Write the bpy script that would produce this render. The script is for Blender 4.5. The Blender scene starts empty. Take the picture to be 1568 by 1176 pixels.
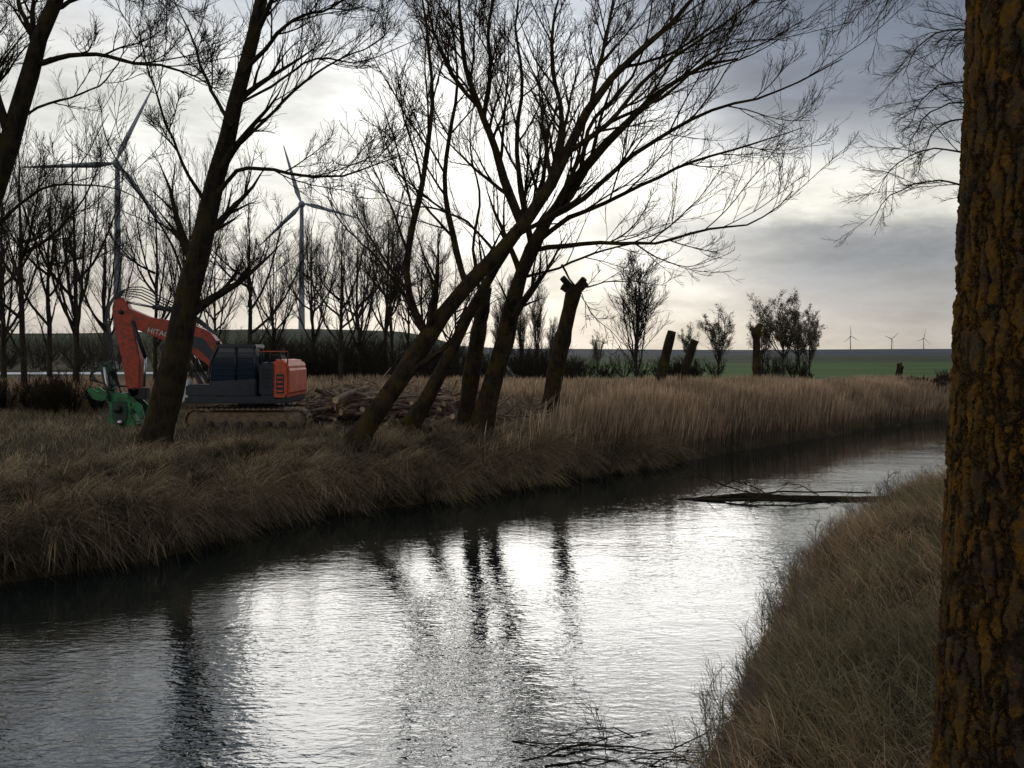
import bpy, bmesh, math, random
import numpy as np
from mathutils import Vector, Matrix
R = np.random.RandomState(7)
random.seed(7)
scene = bpy.context.scene
H = 3.8      # eye height above the water, m
F = 1300.0   # survey constant (photo pixels per unit tangent)
def SX(px, d): return (px-784.0)/F*d
def SZ(py, d): return H-(py-540.0)/F*d

# ------------------------------------------------------------ node helpers
class NT:
    def __init__(s, tree): s.t = tree; s.n = tree.nodes; s.l = tree.links
    def node(s, typ, **kw):
        nd = s.n.new(typ)
        for k, v in kw.items(): setattr(nd, k, v)
        return nd
    def link(s, a, b): s.l.new(a, b)
    def setin(s, nd, i, v):
        if v is None: return
        if isinstance(v, bpy.types.NodeSocket): s.l.new(v, nd.inputs[i])
        else: nd.inputs[i].default_value = v
    def math(s, op, a, b=None, c=None, clamp=False):
        nd = s.n.new('ShaderNodeMath'); nd.operation = op; nd.use_clamp = clamp
        s.setin(nd, 0, a); s.setin(nd, 1, b); s.setin(nd, 2, c); return nd.outputs[0]
    def noise(s, vec, scale, detail=3, rough=.55, dist=0):
        nd = s.n.new('ShaderNodeTexNoise')
        if vec is not None: s.l.new(vec, nd.inputs['Vector'])
        nd.inputs['Scale'].default_value = scale; nd.inputs['Detail'].default_value = detail
        nd.inputs['Roughness'].default_value = rough; nd.inputs['Distortion'].default_value = dist
        return nd.outputs['Fac']
    def ramp(s, fac, stops, interp='LINEAR'):
        nd = s.n.new('ShaderNodeValToRGB'); nd.color_ramp.interpolation = interp
        cr = nd.color_ramp
        while len(cr.elements) < len(stops): cr.elements.new(0.5)
        for e, (p, c) in zip(cr.elements, stops):
            e.position = p
            e.color = (c[0], c[1], c[2], 1) if isinstance(c, (tuple, list)) else (c, c, c, 1)
        s.l.new(fac, nd.inputs[0]); return nd.outputs[0]
    def mapr(s, v, a, b, c=0., d=1.):
        nd = s.n.new('ShaderNodeMapRange'); nd.interpolation_type = 'SMOOTHSTEP'
        s.setin(nd, 0, v)
        for i, q in enumerate((a, b, c, d)): nd.inputs[i+1].default_value = q
        return nd.outputs[0]
    def mix(s, f, a, b, mode='MIX'):
        nd = s.n.new('ShaderNodeMix'); nd.data_type = 'RGBA'; nd.blend_type = mode
        s.setin(nd, 0, f)
        for i, v in ((6, a), (7, b)):
            if isinstance(v, (tuple, list)): nd.inputs[i].default_value = (v[0], v[1], v[2], 1)
            else: s.l.new(v, nd.inputs[i])
        return nd.outputs[2]
    def mapping(s, vec, scale=(1, 1, 1), rot=(0, 0, 0)):
        nd = s.n.new('ShaderNodeMapping'); s.l.new(vec, nd.inputs[0])
        nd.inputs['Scale'].default_value = scale; nd.inputs['Rotation'].default_value = rot
        return nd.outputs[0]
    def bump(s, h, strength, dist):
        nd = s.n.new('ShaderNodeBump'); nd.inputs['Strength'].default_value = strength
        nd.inputs['Distance'].default_value = dist; s.l.new(h, nd.inputs['Height']); return nd.outputs[0]

def newmat(name):
    m = bpy.data.materials.new(name); m.use_nodes = True
    n = NT(m.node_tree); b = m.node_tree.nodes['Principled BSDF']
    return m, n, b
def objcoord(n): return n.node('ShaderNodeTexCoord').outputs['Object']
def worldpos(n): return n.node('ShaderNodeNewGeometry').outputs['Position']

def simple_mat(name, col, rough=.6, metal=0., var=.35, scale=3., bump=0., dirt=None, dirtamt=.5):
    m, n, b = newmat(name); c = objcoord(n)
    f = n.noise(c, scale, 5, .6)
    lo = tuple(x*(1-var) for x in col); hi = tuple(min(1, x*(1+var)) for x in col)
    o = n.ramp(f, [(.3, lo), (.7, hi)])
    if dirt:
        f2 = n.noise(c, scale*2.3, 6, .7)
        o = n.mix(n.math('MULTIPLY', n.mapr(f2, .42, .62), dirtamt), o, dirt)
    n.link(o, b.inputs['Base Color']); b.inputs['Roughness'].default_value = rough
    b.inputs['Metallic'].default_value = metal
    if bump: n.link(n.bump(n.noise(c, scale*6, 4), .6, bump), b.inputs['Normal'])
    return m

def bark_mat(name, col, lich, amt, zs=.3, scale=9):
    m, n, b = newmat(name); c = worldpos(n)
    cc = n.mapping(c, (1, 1, zs)); f = n.noise(cc, scale, 5, .65)
    base = n.ramp(f, [(.35, tuple(x*.35 for x in col)), (.65, col)])
    l = n.math('MULTIPLY', n.mapr(n.noise(c, 2.2, 6, .7), .42, .62), amt)
    base = n.mix(l, base, lich)
    n.link(base, b.inputs['Base Color']); b.inputs['Roughness'].default_value = .95
    b.inputs['Specular IOR Level'].default_value = .1
    n.link(n.bump(f, .9, .04), b.inputs['Normal'])
    return m

def attr_mat(name, trans=.35, rough=.8):
    m, n, b = newmat(name)
    a = n.node('ShaderNodeAttribute', attribute_name='col')
    n.link(a.outputs['Color'], b.inputs['Base Color']); b.inputs['Roughness'].default_value = rough
    b.inputs['Specular IOR Level'].default_value = .2
    t = n.node('ShaderNodeBsdfTranslucent'); n.link(a.outputs['Color'], t.inputs[0])
    mx = n.node('ShaderNodeMixShader'); mx.inputs[0].default_value = trans
    n.link(b.outputs[0], mx.inputs[1]); n.link(t.outputs[0], mx.inputs[2])
    n.link(mx.outputs[0], n.n['Material Output'].inputs[0])
    return m

# ------------------------------------------------------------ mesh helpers
def link(ob, parent=None):
    scene.collection.objects.link(ob)
    if parent is not None: ob.parent = parent
    return ob
def quad_mesh(name, V, Q, mats, midx=None, col=None, smooth=True):
    me = bpy.data.meshes.new(name)
    V = np.ascontiguousarray(V, dtype=np.float32); Q = np.ascontiguousarray(Q, dtype=np.int32)
    me.vertices.add(len(V)); me.vertices.foreach_set('co', V.ravel())
    me.loops.add(Q.size); me.polygons.add(len(Q))
    me.loops.foreach_set('vertex_index', Q.ravel())
    me.polygons.foreach_set('loop_start', np.arange(0, Q.size, 4, dtype=np.int32))
    if smooth: me.polygons.foreach_set('use_smooth', np.ones(len(Q), dtype=bool))
    if midx is not None: me.polygons.foreach_set('material_index', np.asarray(midx, dtype=np.int32))
    me.update(calc_edges=True)
    if col is not None:
        a = me.color_attributes.new('col', 'FLOAT_COLOR', 'POINT')
        c4 = np.ones((len(V), 4), dtype=np.float32); c4[:, :3] = col
        a.data.foreach_set('color', c4.ravel())
    for m in mats: me.materials.append(m)
    return me
def nrm(a): return a/np.maximum(np.linalg.norm(a, axis=-1, keepdims=True), 1e-9)
def tubes(pts, rad, sides):
    B, n, _ = pts.shape
    t = nrm(np.gradient(pts, axis=1))
    ov = nrm(pts[:, -1]-pts[:, 0]); ref = np.where(np.abs(ov[:, 2:3]) > .8, np.array([[1., 0, 0]]), np.array([[0, 0, 1.]]))
    u = nrm(np.cross(t, ref[:, None, :])); v = np.cross(t, u)
    a = np.arange(sides)/sides*2*np.pi
    V = pts[:, :, None, :]+rad[:, :, None, None]*(u[:, :, None, :]*np.cos(a)[None, None, :, None]+v[:, :, None, :]*np.sin(a)[None, None, :, None])
    b = (np.arange(B)*n*sides)[:, None, None]; i = (np.arange(n-1)*sides)[None, :, None]; j = np.arange(sides)[None, None, :]; k = (j+1) % sides
    Q = np.stack([b+i+j, b+i+k, b+i+sides+k, b+i+sides+j], -1).reshape(-1, 4)
    return V.reshape(-1, 3), Q
class Geo:
    def __init__(s): s.V = []; s.Q = []; s.M = []; s.n = 0
    def add(s, V, Q, m=0):
        s.V.append(V); s.Q.append(Q+s.n); s.M.append(np.full(len(Q), m)); s.n += len(V)
    def mesh(s, name, mats, **k):
        return quad_mesh(name, np.concatenate(s.V), np.concatenate(s.Q), mats, np.concatenate(s.M), **k)
def resample(P, n):
    P = np.asarray(P, float)
    Q = np.vstack([2*P[0]-P[1], P, 2*P[-1]-P[-2]]); out = []
    for i in range(1, len(Q)-2):
        for t in np.linspace(0, 1, 8, endpoint=False):
            a, b, c, d = Q[i-1], Q[i], Q[i+1], Q[i+2]
            out.append(.5*((2*b)+(-a+c)*t+(2*a-5*b+4*c-d)*t*t+(-a+3*b-3*c+d)*t**3))
    out.append(P[-1]); out = np.array(out)
    L = np.r_[0, np.cumsum(np.linalg.norm(np.diff(out, axis=0), axis=1))]
    s = np.linspace(0, L[-1], n)
    return np.stack([np.interp(s, L, out[:, k]) for k in range(3)], 1)
def children(pp, pr, k, t0, t1, ang, lr, m, trop, wig, rr, rtip, lmin=.15, lmax=9, fall=.5, rmax=9, up=.35):
    B, n, _ = pp.shape
    idx = np.repeat(np.arange(B), k)
    t = t0+(np.tile(np.arange(k), B)+R.rand(B*k))/k*(t1-t0)
    s = np.clip(t*(n-1), 0, n-1.001); i = s.astype(int); f = (s-i)[:, None]
    pos = pp[idx, i]*(1-f)+pp[idx, i+1]*f
    tg = nrm(pp[idx, i+1]-pp[idx, i]); rad = pr[idx, i]*(1-f[:, 0])+pr[idx, i+1]*f[:, 0]
    rv = R.randn(B*k, 3); rv[:, 2] += up
    pe = nrm(rv-(rv*tg).sum(1, keepdims=True)*tg)
    a = (ang*(.65+.7*R.rand(B*k)))[:, None]
    d = np.cos(a)*tg+np.sin(a)*pe
    PL = np.linalg.norm(np.diff(pp, axis=1), axis=2).sum(1)[idx]
    L = np.clip(PL*lr*(1-fall*t)*(.55+.9*R.rand(B*k)), lmin, lmax)
    r0 = np.minimum(np.maximum(rad*rr, rtip), rmax)
    P = np.zeros((B*k, m, 3)); P[:, 0] = pos
    for j in range(1, m):
        d = nrm(d+wig*R.randn(B*k, 3)+np.array([0, 0, trop]))
        P[:, j] = P[:, j-1]+d*(L/(m-1))[:, None]
    w = np.linspace(0, 1, m)[None, :]
    Rd = r0[:, None]*(1-w)+rtip*w
    return P, Rd
def tree_obj(name, limbs, levels, mats, n0=16, sides0=9, leaf=None, thin=0.):
    g = Geo()
    P = np.stack([resample(l[0], n0) for l in limbs]); w = np.linspace(0, 1, n0)
    Rr = np.stack([l[1]*(1-w)**1.0+l[2]*w for l in limbs])
    tr = P.copy()
    tr[:, 1:-1] += R.randn(*tr[:, 1:-1].shape)*.012*(1+Rr[:, 1:-1, None]*4)
    Rw = Rr*(1+.06*R.randn(*Rr.shape))
    if len(limbs) and limbs[0][1] > .15: Rw[0, 0] *= 1.35; Rw[0, 1] *= 1.08
    g.add(*tubes(tr, Rw, sides0))
    r0s = np.array([l[1] for l in limbs])
    for grp, sel in ((0, r0s > thin), (1, r0s <= thin)):
        if not sel.any(): continue
        pp, pr = P[sel], Rr[sel]
        for li, lv in enumerate(levels):
            lv = dict(lv); sd = lv.pop('sides')
            if grp: 
                lv['k'] = max(2, int(round(lv['k']*(.75 if li == 0 else .6))))
                if li == 3: continue
            pp, pr = children(pp, pr, **lv)
            g.add(*tubes(pp, pr, sd))
    if leaf:
        nl, sz = leaf
        q = R.randint(0, len(pp), nl); c = pp[q, R.randint(1, pp.shape[1], nl)]+R.randn(nl, 3)*.08
        u = nrm(R.randn(nl, 3)); v = nrm(np.cross(u, R.randn(nl, 3))); s = (sz*(.5+R.rand(nl)))[:, None]
        V = np.stack([c-u*s, c+v*s*.6, c+u*s, c-v*s*.6], 1).reshape(-1, 3)
        g.add(V, np.arange(nl*4).reshape(-1, 4), 1)
    me = g.mesh(name, mats)
    return link(bpy.data.objects.new(name, me))

# ------------------------------------------------------------ terrain function
FAR = np.array([(-400, -190), (-150, -62), (-40, -6), (-16, 8.5), (-10.6, 12.7), (-8.44, 14.0), (-7.5, 14.7), (-6.4, 15.8), (-6.0, 17.3), (-5.5, 18.8),
    (-3.9, 20.2), (-1.4, 22), (1.3, 24.9), (4.7, 28.2), (8.8, 32.9), (13.4, 37.4), (18.4, 43), (23.7, 47), (35, 53), (60, 60), (150, 75), (600, 105)], float)
NEAR = np.array([(-400, -240), (-150, -92), (-40, -28), (-9, -6), (-4, .3), (-1.2, 3.0), (.6, 5.2), (1.83, 7.8), (2.5, 9.2), (3.1, 10.7), (5, 14.5), (7.6, 18.2), (10.8, 21.5),
    (20, 28), (35, 36), (60, 43), (150, 56), (600, 80)], float)
def pdist(x, y, P):
    best = np.full(x.shape, 1e9)
    for a, b in zip(P[:-1], P[1:]):
        dx, dy = b-a; L2 = dx*dx+dy*dy
        t = np.clip(((x-a[0])*dx+(y-a[1])*dy)/L2, 0, 1)
        best = np.minimum(best, np.hypot(x-a[0]-t*dx, y-a[1]-t*dy))
    return best
POLY = np.vstack([FAR, NEAR[::-1]])
def inside(x, y):
    c = np.zeros(x.shape, bool)
    for (x1, y1), (x2, y2) in zip(POLY, np.roll(POLY, -1, 0)):
        if y1 == y2: continue
        k = ((y1 > y) != (y2 > y)) & (x < (x2-x1)*(y-y1)/(y2-y1)+x1)
        c ^= k
    return c
def vn(x, y, s, seed=0):
    x = x/s; y = y/s; i = np.floor(x); j = np.floor(y); fx = x-i; fy = y-j
    fx = fx*fx*(3-2*fx); fy = fy*fy*(3-2*fy)
    def h(a, b):
        v = np.sin(a*127.1+b*311.7+seed*74.7)*43758.5453; return v-np.floor(v)
    return (h(i, j)*(1-fx)+h(i+1, j)*fx)*(1-fy)+(h(i, j+1)*(1-fx)+h(i+1, j+1)*fx)*fy
def sst(v, a, b):
    t = np.clip((v-a)/(b-a), 0, 1); return t*t*(3-2*t)
def height(x, y):
    x = np.asarray(x, float); y = np.asarray(y, float)
    wob = (vn(x, y, 1.3, 3)-.5)*.7
    dF = pdist(x, y, FAR); dN = pdist(x, y, NEAR); ins = inside(x, y)
    near = dN < dF
    dd = np.maximum(np.where(near, dN, dF)+wob*sst(np.where(near, dN, dF), 0, .8), 0)
    hf = 1.2*(1-np.exp(-dd/.8)); hn = 2.3*(1-np.exp(-dd/2.0))
    fade = np.exp(-np.hypot(x, y-20)/60)
    h = np.where(near, hn, hf)+((vn(x, y, 2.5, 1)-.5)*.25+(vn(x, y, .7, 2)-.5)*.1)*fade*sst(dd, .3, 2)
    az = x/np.maximum(y, 1)
    hill = sst(-az, -.02, .14)*sst(y, 150, 360)*(9.5+3.5*(vn(x, y*0+7, 90, 5)))
    hill += sst(y, 900, 2000)*(5+9*vn(x, y*0, 500, 9))*1.0
    h = np.where(ins, -1.1*sst(np.minimum(dF, dN), 0, 1.5)-.03, h+hill)
    return h

def H1(x, y): return float(height(np.array([x]), np.array([y]))[0])

# ------------------------------------------------------------ materials
M_bark = bark_mat('bark_dark', (.04, .031, .023), (.07, .052, .018), .5)
M_barkfar = bark_mat('bark_background', (.06, .047, .037), (.07, .058, .03), .4)
M_bark_moss = bark_mat('bark_mossy', (.045, .033, .023), (.085, .058, .016), .6)
M_leaf = simple_mat('dry_leaves', (.17, .135, .08), .8, var=.5, scale=8)
M_grass = attr_mat('grass_blades', .35)
M_reed = attr_mat('reed_stems', .35)

# ------------------------------------------------------------ ground
def axis(lo, hi, step, far_lo, far_hi, g=1.13):
    c = list(np.arange(lo, hi, step)); s = step; v = c[-1]
    while v < far_hi: s *= g; v += s; c.append(v)
    s = step; v = lo; pre = []
    while v > far_lo: s *= g; v -= s; pre.append(v)
    return np.array(pre[::-1]+c)
xs = axis(-22, 32, .3, -7000, 7000, 1.09); ys = axis(-4, 62, .3, -600, 7500, 1.09)
X, Y = np.meshgrid(xs, ys); Z = height(X.ravel(), Y.ravel())
V = np.stack([X.ravel(), Y.ravel(), Z], 1); nx, ny = len(xs), len(ys)
I, J = np.meshgrid(np.arange(nx-1), np.arange(ny-1)); b0 = (J*nx+I).ravel()
Q = np.stack([b0, b0+1, b0+1+nx, b0+nx], 1)
m, n, b = newmat('ground_soil_and_fields'); pos = worldpos(n)
sep = n.node('ShaderNodeSeparateXYZ'); n.link(pos, sep.inputs[0])
f1 = n.noise(pos, 1.3, 7, .65)
soil = n.ramp(f1, [(.3, (.022, .018, .011)), (.55, (.055, .042, .024)), (.75, (.10, .08, .04))])
f2 = n.noise(n.mapping(pos, (.02, .06, 0)), 1.0, 4, .5)
green = n.ramp(f2, [(.35, (.05, .085, .025)), (.5, (.08, .13, .035)), (.62, (.09, .145, .04)), (.7, (.15, .13, .07))])
brown = n.ramp(f2, [(.35, (.06, .05, .03)), (.6, (.10, .085, .05))])
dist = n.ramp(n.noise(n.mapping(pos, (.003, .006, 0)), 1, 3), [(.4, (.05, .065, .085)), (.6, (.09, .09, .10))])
azn = n.math('DIVIDE', sep.outputs[0], n.math('MAXIMUM', sep.outputs[1], 1.0))
green = n.mix(n.mapr(azn, -.02, .12), brown, green)
c1 = n.mix(n.mapr(n.math('ADD', sep.outputs[1], n.math('MULTIPLY', f1, 14)), 66, 78), soil, green)
f3 = n.noise(n.mapping(pos, (.006, .03, .2)), 1.0, 5, .6)
c2 = n.mix(n.mapr(sep.outputs[1], 180, 260), c1, n.ramp(f3, [(.35, (.035, .035, .025)), (.5, (.055, .065, .035)), (.65, (.08, .10, .05))]))
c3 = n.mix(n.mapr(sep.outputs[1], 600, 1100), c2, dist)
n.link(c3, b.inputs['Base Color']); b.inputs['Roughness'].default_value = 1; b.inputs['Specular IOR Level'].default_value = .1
n.link(n.bump(n.noise(pos, 14, 5), .7, .05), b.inputs['Normal'])
link(bpy.data.objects.new('ground', quad_mesh('ground', V, Q, [m])))

# ------------------------------------------------------------ water
m, n, b = newmat('river_water'); pos = worldpos(n)
b.inputs['Base Color'].default_value = (.012, .017, .015, 1); b.inputs['Roughness'].default_value = .0
b.inputs['IOR'].default_value = 2.6
sep = n.node('ShaderNodeSeparateXYZ'); n.link(pos, sep.inputs[0])
wv = n.mapping(pos, (.8, 1.7, 1), (0, 0, math.radians(-12)))
r1 = n.noise(wv, 3.0, 2, .5, .6); r2 = n.noise(wv, 8.5, 2, .5, .5); r3 = n.noise(wv, .8, 2, .5)
shel = n.math('SUBTRACT', n.math('ADD', n.math('MULTIPLY', sep.outputs[0], .85), 23.5), sep.outputs[1])
mask = n.math('MULTIPLY', n.mapr(shel, 1, 14, .25, 1.0), n.mapr(n.noise(n.mapping(pos, (.5, .9, 1)), .4, 3), .35, .65, .55, 1.2))
hh = n.math('ADD', n.math('MULTIPLY', r1, .8), n.math('MULTIPLY', r2, .60))
hh = n.math('MULTIPLY', n.math('ADD', hh, n.math('MULTIPLY', r3, .8)), mask)
n.link(n.bump(hh, 1.0, .0115), b.inputs['Normal'])
wx = [-420, 620]; wy = [-260, 130]
link(bpy.data.objects.new('river_water', quad_mesh('river_water', np.array([(wx[0], wy[0], 0), (wx[1], wy[0], 0), (wx[1], wy[1], 0), (wx[0], wy[1], 0)]), np.array([[0, 1, 2, 3]]), [m], smooth=False)))

gx = np.linspace(-120, -38, 60); rv = []
for x in gx:
    for y in (99+.05*(x+70), 110+.05*(x+70)): rv.append((x, y, H1(x, y)+.06))
rq = [[2*i, 2*i+2, 2*i+3, 2*i+1] for i in range(59)]
link(bpy.data.objects.new('road', quad_mesh('road', np.array(rv), np.array(rq), [simple_mat('pale_gravel', (.7, .7, .7), .9, var=.15)])))

# ------------------------------------------------------------ grass / reeds
def blades(name, P, head, Ln, bend, droop, width, wprof, col, mat, tipcol=1.25, rootcol=.75):
    N = len(P); rows = len(wprof); s = np.linspace(0, 1, rows)
    dirv = np.stack([np.cos(head), np.sin(head)], 1)
    hz = (Ln*bend)[:, None]*s[None]**1.6
    C = np.zeros((N, rows, 3)); C[:, :, :2] = P[:, None, :2]+dirv[:, None, :]*hz[:, :, None]
    C[:, :, 2] = P[:, 2:3]+Ln[:, None]*(s[None]-droop[:, None]*s[None]**2.2)
    C[:, :, 2] = np.maximum(C[:, :, 2], .015)
    fa = R.rand(N)*np.pi
    sd = np.stack([np.cos(fa), np.sin(fa), 0*fa], 1)
    w = width[:, None]*np.array(wprof)[None]*.5
    V = np.stack([C-sd[:, None]*w[..., None], C+sd[:, None]*w[..., None]], 2).reshape(-1, 3)
    b = (np.arange(N)*rows*2)[:, None]; i = (np.arange(rows-1)*2)[None]
    Q = np.stack([b+i, b+i+1, b+i+3, b+i+2], -1).reshape(-1, 4)
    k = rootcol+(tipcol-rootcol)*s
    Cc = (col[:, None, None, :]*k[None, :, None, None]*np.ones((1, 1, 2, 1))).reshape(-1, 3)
    return link(bpy.data.objects.new(name, quad_mesh(name, V, Q, [mat], col=Cc, smooth=False)))
def colmix(N, cols, w, var=.25):
    c = np.array(cols)[R.choice(len(cols), N, p=w)]
    return c*(1+var*(R.rand(N, 1)*2-1))
def scatter(n, x0, x1, y0, y1, cond):
    x = x0+R.rand(n)*(x1-x0); y = y0+R.rand(n)*(y1-y0)
    k = (~inside(x, y)) & cond(x, y); return x[k], y[k]

def far_side(x, y): return pdist(x, y, FAR) < pdist(x, y, NEAR)
cx, cy = scatter(3300, -19, 6, 9, 32, lambda x, y: far_side(x, y) & (pdist(x, y, FAR) < 6.5) & (R.rand(len(x)) < np.exp(-pdist(x, y, FAR)/3.)))
c2x, c2y = scatter(7000, -19, 5, 9, 30, lambda x, y: far_side(x, y) & (pdist(x, y, FAR) < .9))
cx = np.r_[cx, c2x]; cy = np.r_[cy, c2y]
nb = 140; N = len(cx)*nb
print('tussocks', len(cx), N)
edge = np.exp(-pdist(cx, cy, FAR)/1.6)
sc = np.repeat((.7+.6*R.rand(len(cx)))*(.75+.7*edge), nb)
hd = R.rand(N)*2*np.pi
px = np.repeat(cx, nb)+np.cos(hd)*.2*R.rand(N); py = np.repeat(cy, nb)+np.sin(hd)*.2*R.rand(N)
lean = np.repeat(.5+.9*edge+.3*R.rand(len(cx)), nb); dirj = np.repeat(R.randn(len(cx))*.4, nb)
dx = np.cos(hd)*.75+np.cos(-.65+dirj)*lean; dy = np.sin(hd)*.75+np.sin(-.65+dirj)*lean; hd2 = np.arctan2(dy, dx)
tint = np.repeat(.3+1.3*R.rand(len(cx))**1.6, nb)[:, None]
col = colmix(N, [(.54, .40, .25), (.37, .28, .165), (.19, .17, .085), (.10, .07, .045)], [.33, .3, .17, .2])*tint
P = np.stack([px, py, height(px, py)-.04], 1)
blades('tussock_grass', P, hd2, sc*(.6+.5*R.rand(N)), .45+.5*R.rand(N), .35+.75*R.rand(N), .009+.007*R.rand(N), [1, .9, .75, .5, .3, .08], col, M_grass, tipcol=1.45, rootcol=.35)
x, y = scatter(60000, -30, 14, 14, 44, lambda x, y: far_side(x, y) & (pdist(x, y, FAR) > .5)); N = len(x)
tn = (.4+1.1*vn(x, y, 1.1, 31))[:, None]
blades('meadow_grass', np.stack([x, y, height(x, y)-.03], 1), R.rand(N)*6.28, (.12+.3*R.rand(N))*(.6+.9*vn(x, y, 1.5, 32)), .2+.5*R.rand(N), .1+.3*R.rand(N), .013+.012*R.rand(N), [1, .8, .5, .1],
       colmix(N, [(.42, .32, .2), (.22, .20, .10), (.18, .13, .08)], [.5, .3, .2])*tn, M_grass)

def reeds(name, x, y, hmin, hmax, wid):
    N = len(x); z = height(x, y)-.05
    hn = (hmin+(hmax-hmin)*R.rand(N))*(.75+.35*vn(x, y, 2.5, 11)+.15*vn(x, y, .8, 15))*(1-.2*sst(x, 10, 22))
    tint = (.55+.5*vn(x, y, 1.7, 12)+.3*vn(x, y, .5, 13))[:, None]
    c = colmix(N, [(.50, .345, .225), (.42, .29, .185), (.58, .45, .31), (.24, .18, .11)], [.4, .3, .15, .15])*tint
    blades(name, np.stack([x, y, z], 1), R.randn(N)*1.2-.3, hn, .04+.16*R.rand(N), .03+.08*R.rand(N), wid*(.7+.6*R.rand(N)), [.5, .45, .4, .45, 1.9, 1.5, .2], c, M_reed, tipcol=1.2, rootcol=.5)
x, y = scatter(330000, -1, 36, 22, 62, lambda x, y: far_side(x, y) & (pdist(x, y, FAR) < 1+6.*sst(x, -1, 9)) & (R.rand(len(x)) < sst(x, -1.5, 5)))
print('reeds', len(x))
reeds('reed_bed', x, y, .9, 1.6, .013)
x, y = scatter(60000, -30, 20, 38, 56, lambda x, y: far_side(x, y) & (pdist(x, y, FAR) > 4))
reeds('reed_field', x, y, .65, 1.3, .022)

def near_side(x, y): return pdist(x, y, NEAR) < pdist(x, y, FAR)
x, y = scatter(480000, -2, 14, 2.5, 26, lambda x, y: near_side(x, y) & (x < .56*y+2.0) & (R.rand(len(x)) < np.clip(9/np.maximum(y, 1), .25, 1)))
N = len(x); print('near grass', N)
cl = vn(x, y, .35, 21)*.6+vn(x, y, 1.1, 22)*.5
col = colmix(N, [(.46, .30, .17), (.33, .23, .13), (.60, .48, .33), (.11, .10, .05)], [.42, .25, .18, .15], .35)
gpatch = sst(vn(x, y, 1.4, 25), .5, .75)[:, None]
col = col*(1-gpatch*.55)+np.array([.15, .16, .08])*gpatch*.55
hdg = math.pi+R.randn(N)*1.2+.4
blades('bank_grass', np.stack([x, y, height(x, y)-.03], 1), hdg, (.12+.42*R.rand(N)**1.5)*(.4+1.1*cl), .3+.6*R.rand(N), .15+.5*R.rand(N), .0035+.0035*R.rand(N)+.0003*y, [1, .9, .6, .08],
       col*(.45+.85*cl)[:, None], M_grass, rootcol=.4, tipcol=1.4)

# ------------------------------------------------------------ main trees
LV = [dict(k=10, t0=.12, t1=.98, ang=.58, lr=.42, m=9, trop=.045, wig=.07, rr=.5, rtip=.009, sides=6, fall=.4, lmax=3.6),
      dict(k=7, t0=.12, t1=1., ang=.55, lr=.5, m=7, trop=.045, wig=.08, rr=.58, rtip=.007, sides=4, lmax=2.0),
      dict(k=5, t0=.12, t1=1., ang=.55, lr=.6, m=5, trop=.045, wig=.08, rr=.6, rtip=.0055, sides=3, lmin=.3, lmax=1.2, rmax=.011),
      dict(k=2, t0=.2, t1=1., ang=.55, lr=.6, m=4, trop=.03, wig=.08, rr=.7, rtip=.005, sides=3, lmin=.2, lmax=.6, rmax=.007)]
def limb(pts, d, r0, r1, dy=0., dy0=0.):
    n = len(pts); o = []
    for i, (a, b) in enumerate(pts):
        yy = d+dy0+dy*i/(n-1); o.append((SX(a, yy), yy, SZ(b, yy)))
    return (o, r0, r1)
d = 24
treeC = [limb([(528, 700), (560, 652), (600, 597), (655, 515), (700, 455), (760, 390), (805, 340), (835, 300), (865, 235), (905, 160), (950, 105), (1000, 60), (1060, 0), (1100, -60)], d, .31, .035, 1.5),
 limb([(655, 515), (634, 470), (622, 425), (630, 360), (645, 290), (655, 220), (662, 150), (655, 60), (640, -40)], d, .12, .02, -2, .3),
 limb([(640, 478), (600, 425), (568, 385), (530, 350), (500, 300)], d, .05, .012, -1, .3),
 limb([(715, 440), (700, 390), (688, 330), (680, 270), (690, 200), (700, 120), (690, 20)], d, .11, .02, 2, .5),
 limb([(800, 345), (775, 285), (755, 220), (735, 165), (715, 110), (705, 50), (700, -30)], d, .15, .03, -1.5, .8),
 limb([(740, 180), (750, 110), (748, 40), (760, -40)], d, .08, .02, -2, .2),
 limb([(735, 165), (690, 110), (665, 50), (650, -20)], d, .07, .02, 1, .2),
 limb([(835, 300), (850, 250), (860, 180), (845, 100), (850, 20), (870, -50)], d, .11, .02, 2.5, .8),
 limb([(866, 235), (930, 190), (1000, 110), (1060, 70), (1130, 20), (1180, -20)], d, .09, .015, -1.5, 1),
 limb([(905, 160), (920, 90), (935, 20), (945, -60)], d, .08, .02, 2, 1),
 limb([(950, 105), (1020, 85), (1090, 40), (1130, -20)], d, .05, .015, 2, 1.2),
 limb([(930, 190), (1010, 150), (1090, 90), (1160, 70), (1230, 30)], d, .05, .012, -1, 1),
 limb([(760, 390), (720, 345), (670, 320), (610, 310), (560, 270)], d, .045, .012, 2, .6)]
tree_obj('leaning_willow_tree', treeC, LV, [M_bark_moss], thin=.055)
d = 27.5
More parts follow.
